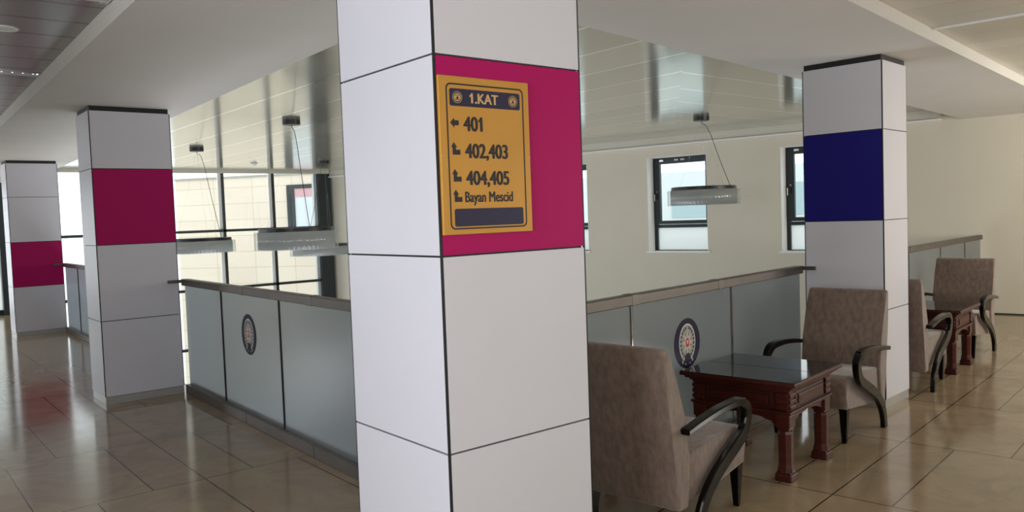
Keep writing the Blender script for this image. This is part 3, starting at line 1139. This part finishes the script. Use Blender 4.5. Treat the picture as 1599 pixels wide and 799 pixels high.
def place(o, x, y, deg, label):
    o.location = (x, y, 0)
    o.rotation_euler.z = math.radians(deg)
    o['label'] = label


ch = armchair('x')
place(ch, 2.00, 0.479, 8.5, 'nearest velvet armchair, seen from behind beside the nearest column')
for x, y, dg, lab in ((3.433, 0.646, 188.5, 'velvet armchair facing the nearest table, in front of the blue banded column'),
                      (5.885, 1.035, 8.5, 'velvet armchair half hidden behind the blue banded column, facing away'),
                      (7.045, 1.215, 188.5, 'farthest velvet armchair, facing left, before the pale balustrade')):
    c = copy_tree(ch)
    place(c, x, y, dg, lab)


# ------------------------------------------------------------------ carved tables
def table(label):
    root = tag(empty('coffee_table'), label, 'table', 'carved mahogany tables with glass tops')
    W_, D_ = M['mahogany'], M['mahogany_dark']
    h = 0.37
    b = MB()
    b.box(-h, h, -h, h, 0.572, 0.594, W_, bevel=0.004)
    b.box(-h + 0.022, h - 0.022, -h + 0.022, h - 0.022, 0.555, 0.572, W_, bevel=0.006)
    b.box(-h + 0.045, h - 0.045, -h + 0.045, h - 0.045, 0.54, 0.555, W_, bevel=0.003)
    b.build('table_top', root)
    for s in (-1, 1):
        b = MB()
        x0, x1 = (0.003, h - 0.004) if s > 0 else (-h + 0.004, -0.003)
        b.box(x0, x1, -h + 0.004, h - 0.004, 0.594, 0.600, M['tabletop_glass'], bevel=0.001, seg=1)
        b.build('glass_top', root)
    b = MB()
    a = 0.30
    b.box(-a, a, -a, a, 0.415, 0.54, W_)
    b.box(-a - 0.022, a + 0.022, -a - 0.022, a + 0.022, 0.400, 0.415, W_, bevel=0.003)
    b.box(-a - 0.012, a + 0.012, -a - 0.012, a + 0.012, 0.388, 0.400, W_, bevel=0.003)
    b.box(-a - 0.012, a + 0.012, -a - 0.012, a + 0.012, 0.526, 0.54, W_, bevel=0.003)
    for r in range(4):                                             # carved corner blocks with three rounded bosses each side
        T = Matrix.Rotation(r * PI / 2, 4, 'Z')
        for sx in (-1, 1):
            cx = sx * (a - 0.03)
            b.box(cx - 0.034, cx + 0.034, -a - 0.010, -a, 0.420, 0.524, W_, T, bevel=0.003)
            for z in (0.438, 0.472, 0.506):
                b.box(cx - 0.038, cx + 0.038, -a - 0.018, -a - 0.008, z - 0.012, z + 0.012, W_, T, bevel=0.004)
        # bracket under the apron, scalloped towards the middle
        pts = [(-0.24, 0.388), (-0.24, 0.315), (-0.215, 0.322), (-0.20, 0.345), (-0.165, 0.352), (-0.13, 0.366), (-0.06, 0.372), (0.0, 0.380), (0.06, 0.372), (0.13, 0.366), (0.165, 0.352), (0.20, 0.345), (0.215, 0.322), (0.24, 0.315), (0.24, 0.388)]
        b.prism([(x, -a + 0.004, z) for x, z in pts], (0, 0.018, 0), W_, T)
    b.build('apron', root)
    for r in range(4):
        T = Matrix.Rotation(r * PI / 2, 4, 'Z')
        b = MB()
        b.box(-0.215, 0.215, -a - 0.008, -a, 0.426, 0.518, W_, T, bevel=0.003)
        b.box(-0.195, 0.195, -a - 0.0095, -a - 0.007, 0.437, 0.507, D_, T)
        b.box(-0.183, 0.183, -a - 0.016, -a - 0.008, 0.445, 0.499, W_, T, bevel=0.004)
        b.build('drawer_front', root)
    for sx in (-1, 1):
        for sy in (-1, 1):
            b = MB()
            c = (sx * 0.268, sy * 0.268, 0)
            b.box(c[0] - 0.043, c[0] + 0.043, c[1] - 0.043, c[1] + 0.043, 0.315, 0.39, W_, bevel=0.004)
            b.box(c[0] - 0.036, c[0] + 0.036, c[1] - 0.036, c[1] + 0.036, 0.296, 0.315, W_, bevel=0.006)
            prof = [(0.040, 0.296), (0.0445, 0.28), (0.043, 0.22), (0.0415, 0.15), (0.041, 0.10), (0.047, 0.07), (0.050, 0.052)]
            b.lathe([(r_ * 1.0, z) for r_, z in prof], W_, c=c, n=8, T=Matrix.Translation(c) @ Matrix.Rotation(PI / 8, 4, 'Z') @ Matrix.Translation((-c[0], -c[1], 0)), smooth=False)
            b.box(c[0] - 0.042, c[0] + 0.042, c[1] - 0.042, c[1] + 0.042, 0.045, 0.055, D_, bevel=0.002)
            b.box(c[0] - 0.050, c[0] + 0.050, c[1] - 0.050, c[1] + 0.050, 0.0, 0.047, W_, bevel=0.008)
            b.build('leg', root)
    return root


tb = table('x')
place(tb, 2.791, 0.588, 8.5, 'nearest carved mahogany table with dark glass top, before the emblem balustrade')
t2 = copy_tree(tb)
place(t2, 6.43, 1.135, 8.5, 'farther carved mahogany table, right of the blue banded column')


# ------------------------------------------------------------------ pendant lamps
def lamp(pos, canopy, R, z0, z1, cord_dx, label):
    root = tag(empty('pendant_lamp', (pos[0], pos[1], z1)), label, 'lamp', 'drum pendant lamps over the atrium')
    H = z1 - z0
    b = MB(); b.lathe([(R * 0.925, -H + 0.01), (R * 0.925, -0.012)], M['drum'], n=64); b.build('drum_shade', root)
    b = MB(); b.lathe([(R * 0.975, -H), (R * 1.0, -H + 0.002), (R * 1.0, -0.012), (R * 0.975, -0.010)], M['acrylic'], n=240, wave=0.008, nw=60); b.build('fluted_ring', root)
    b = MB(); b.lathe([(R * 0.90, -0.012), (R * 0.90, 0.03), (R * 0.88, 0.036)], M['lampblack'], n=64, smooth=False); b.build('top_plate', root)
    dx, dy = canopy[0] - pos[0], canopy[1] - pos[1]
    zc = ZA - z1
    b = MB(); b.lathe([(0.105, zc - 0.055), (0.11, zc - 0.05), (0.11, zc)], M['lampblack'], c=(dx, dy, 0), n=32, smooth=False); b.build('canopy', root)
    # power cord hangs from the canopy and lands off-centre on the top plate
    ex, ey = rt.x * cord_dx, rt.y * cord_dx
    pts = [(dx, dy, zc - 0.055), (dx + ex * .02, dy + ey * .02, zc - 0.09), (dx + ex * .10, dy + ey * .10, zc - 0.10), (dx + ex * 0.2, dy + ey * 0.2, zc - 0.14)]
    for k in range(1, 9):
        t = k / 8
        pts.append((dx * (1 - t) + ex * (0.25 + 0.75 * t), dy * (1 - t) + ey * (0.25 + 0.75 * t), (zc - 0.14) * (1 - t) + 0.03 * t - 0.03 * math.sin(t * PI)))
    b = MB(); b.tube(pts, 0.0042, M['gasket'], 6); b.build('power_cord', root)
    for k in range(3):
        a = 2 * PI * k / 3 + 0.5
        b = MB(); b.tube([(dx, dy, zc - 0.05), (R * 0.7 * math.cos(a), R * 0.7 * math.sin(a), 0.03)], 0.0007, M['chrome'], 4); b.build('suspension_wire', root)
    return root


lamp((2.70, 7.18), (2.734, 7.246), 0.507, 1.285, 1.52, 0.17, 'largest looking drum pendant, just left of the nearest column')
lamp((2.79, 11.08), (2.822, 11.145), 0.53, 1.18, 1.39, 0.34, 'drum pendant half hidden by the dark magenta banded column')
lamp((5.93, 13.2), (6.093, 13.194), 0.62, 0.93, 1.13, -0.28, 'farthest drum pendant, partly behind the lamp beside the nearest column')
lamp((7.68, 4.71), (7.717, 4.749), 0.496, 1.66, 1.885, 0.38, 'drum pendant hanging before the cream wall window')

# ------------------------------------------------------------------ ceiling fittings
b = MB(); b.lathe([(0.03, -0.055), (0.045, -0.045), (0.045, -0.03), (0.07, -0.02), (0.07, 0)], M['plastic'], n=24)
tag(b.build('smoke_detector', loc=(4.93, 14.05, ZA)), 'small white smoke detector on the atrium ceiling', 'smoke detector')
b = MB(); b.lathe([(0.056, -0.0015), (0.06, -0.006), (0.075, -0.006), (0.08, 0.0)], M['plastic'], n=32)
tag(b.build('ring_spotlight', loc=(-0.80, 3.42, ZC)), 'round chrome ringed downlight in the left corridor ceiling', 'downlight')


def louvre_light(loc, rz, Lx, z, label):
    root = tag(empty('ceiling_light', (loc[0], loc[1], z), rz), label, 'ceiling light', 'slim recessed louvre lights in the corridor ceilings')
    b = MB()
    b.box(-Lx, 0, -0.07, -0.062, -0.008, 0.0, M['chrome']).box(-Lx, 0, 0.062, 0.07, -0.008, 0.0, M['chrome']).box(-0.012, 0, -0.062, 0.062, -0.008, 0, M['chrome']).box(-Lx, -Lx + 0.012, -0.062, 0.062, -0.008, 0, M['chrome'])
    b.build('frame', root)
    b = MB()
    b.box(-Lx + 0.012, -0.012, -0.062, 0.062, -0.0015, 0.0, M['chrome'])
    n = int(Lx / 0.07)
    for k in range(n):
        x = -Lx + 0.04 + k * 0.07
        b.box(x, x + 0.006, -0.062, 0.062, -0.007, -0.0015, M['chrome'])
    b.build('louvre', root)
    b = MB(); b.tube([(-Lx + 0.02, 0, -0.012), (-0.02, 0, -0.012)], 0.008, M['plastic'], 10); b.build('tube', root)
    return root


louvre_light((s_out_l(2.45) - 0.01, 2.45), 0.019, 1.2, ZC, 'unlit chrome louvre light crossing the left corridor ceiling, nearest the camera')
louvre_light((s_out_l(4.95) - 0.01, 4.95), 0.019, 1.2, ZC, 'unlit chrome louvre light crossing the left corridor ceiling, middle of three')
louvre_light((s_out_l(7.6) - 0.01, 7.6), 0.019, 1.2, ZC, 'unlit chrome louvre light crossing the left corridor ceiling, farthest from the camera')
louvre_light((7.87, s_out_r(7.87) - 0.012), A2 + PI / 2, 1.2, ZC - .02, 'unlit chrome louvre light at the right edge, in the right corridor ceiling')
b = MB(); b.box(-1.3, 0, -0.012, 0.012, -0.012, 0, M['lip'])
struct(b.build('trim_5', loc=(4.46, s_out_r(4.46) - 0.01, ZC - .02), rotz=A2 + PI / 2))

# ------------------------------------------------------------------ outside
b = MB(); b.box(-40, 60, FAC_Y + 0.3, 80, -3.9, -3.7, M['ground']); b.box(13.2, 60, -30, FAC_Y + 0.3, -3.9, -3.7, M['ground'])
struct(b.build('ground_outside'))
# stone clad building opposite the curtain wall; local x runs right along its face
pB = Vector((6.39, 24.27, 0))
dB = math.atan2(-0.8, 0.6)
bs = tag(empty('building', (pB.x, pB.y, -3.7), dB), 'cream stone tiled building outside the atrium glazing', 'building')
b = MB(); b.box(0, 6.5, 0, 4, 0, 6.80, stone_mat()); b.build('wall', bs)
b = MB(); b.box(-0.03, 6.53, -0.04, 4, 6.80, 6.86, M['slab']); b.build('parapet', bs)
wx0 = (Vector((8.741, 21.135, 0)) - pB).length
wx1 = (Vector((9.245, 20.463, 0)) - pB).length
f = MB()
z0, z1 = 4.9, 6.5
f.box(wx0, wx0 + 0.26, -0.05, 0.0, z0, z1, M['frame']).box(wx0 + 0.26, wx1 + 0.35, -0.05, 0, z1 - 0.12, z1, M['frame']).box(wx1 + 0.27, wx1 + 0.35, -0.05, 0, z0, z1 - 0.12, M['frame'])
fo = f.build('window', bs)
f = MB(); f.box(wx0 + 0.26, wx1 + 0.27, -0.02, 0, z0, z1 - 0.12, M['eastwall']); f.build('pane', fo)
f = MB(); f.box(wx0 + 0.26, wx1 + 0.27, -0.03, -0.02, z1 - 0.38, z1 - 0.12, M['pink_reflection']); f.build('pane_reflection', fo)  # reflection in the glass, painted as a pink band
# pale building beyond the east windows
be = tag(empty('building', wp(4, 7, -3.7), PH), 'pale blue rendered building seen through the small windows', 'building')
b = MB(); b.box(0, 4, -9, 8.5, 0, 6.35, M['eastwall']); b.build('wall', be)
for k in range(7):
    y = -8 + k * 2.2
    f = MB(); f.box(-0.03, 0, y, y + 1.7, 5.1, 5.9, M['eastglass']); f.build('window', be)
# hedge by the building
b = MB(); b.box(-3.2, 0, -0.5, 0.5, 0, 1.2, M['hedge'], bevel=0.12, seg=3)
tag(b.build('hedge', loc=(4.2, 24.0, -3.7), rotz=0), 'clipped green hedge outside, seen in the gap beside the balustrade', 'hedge')
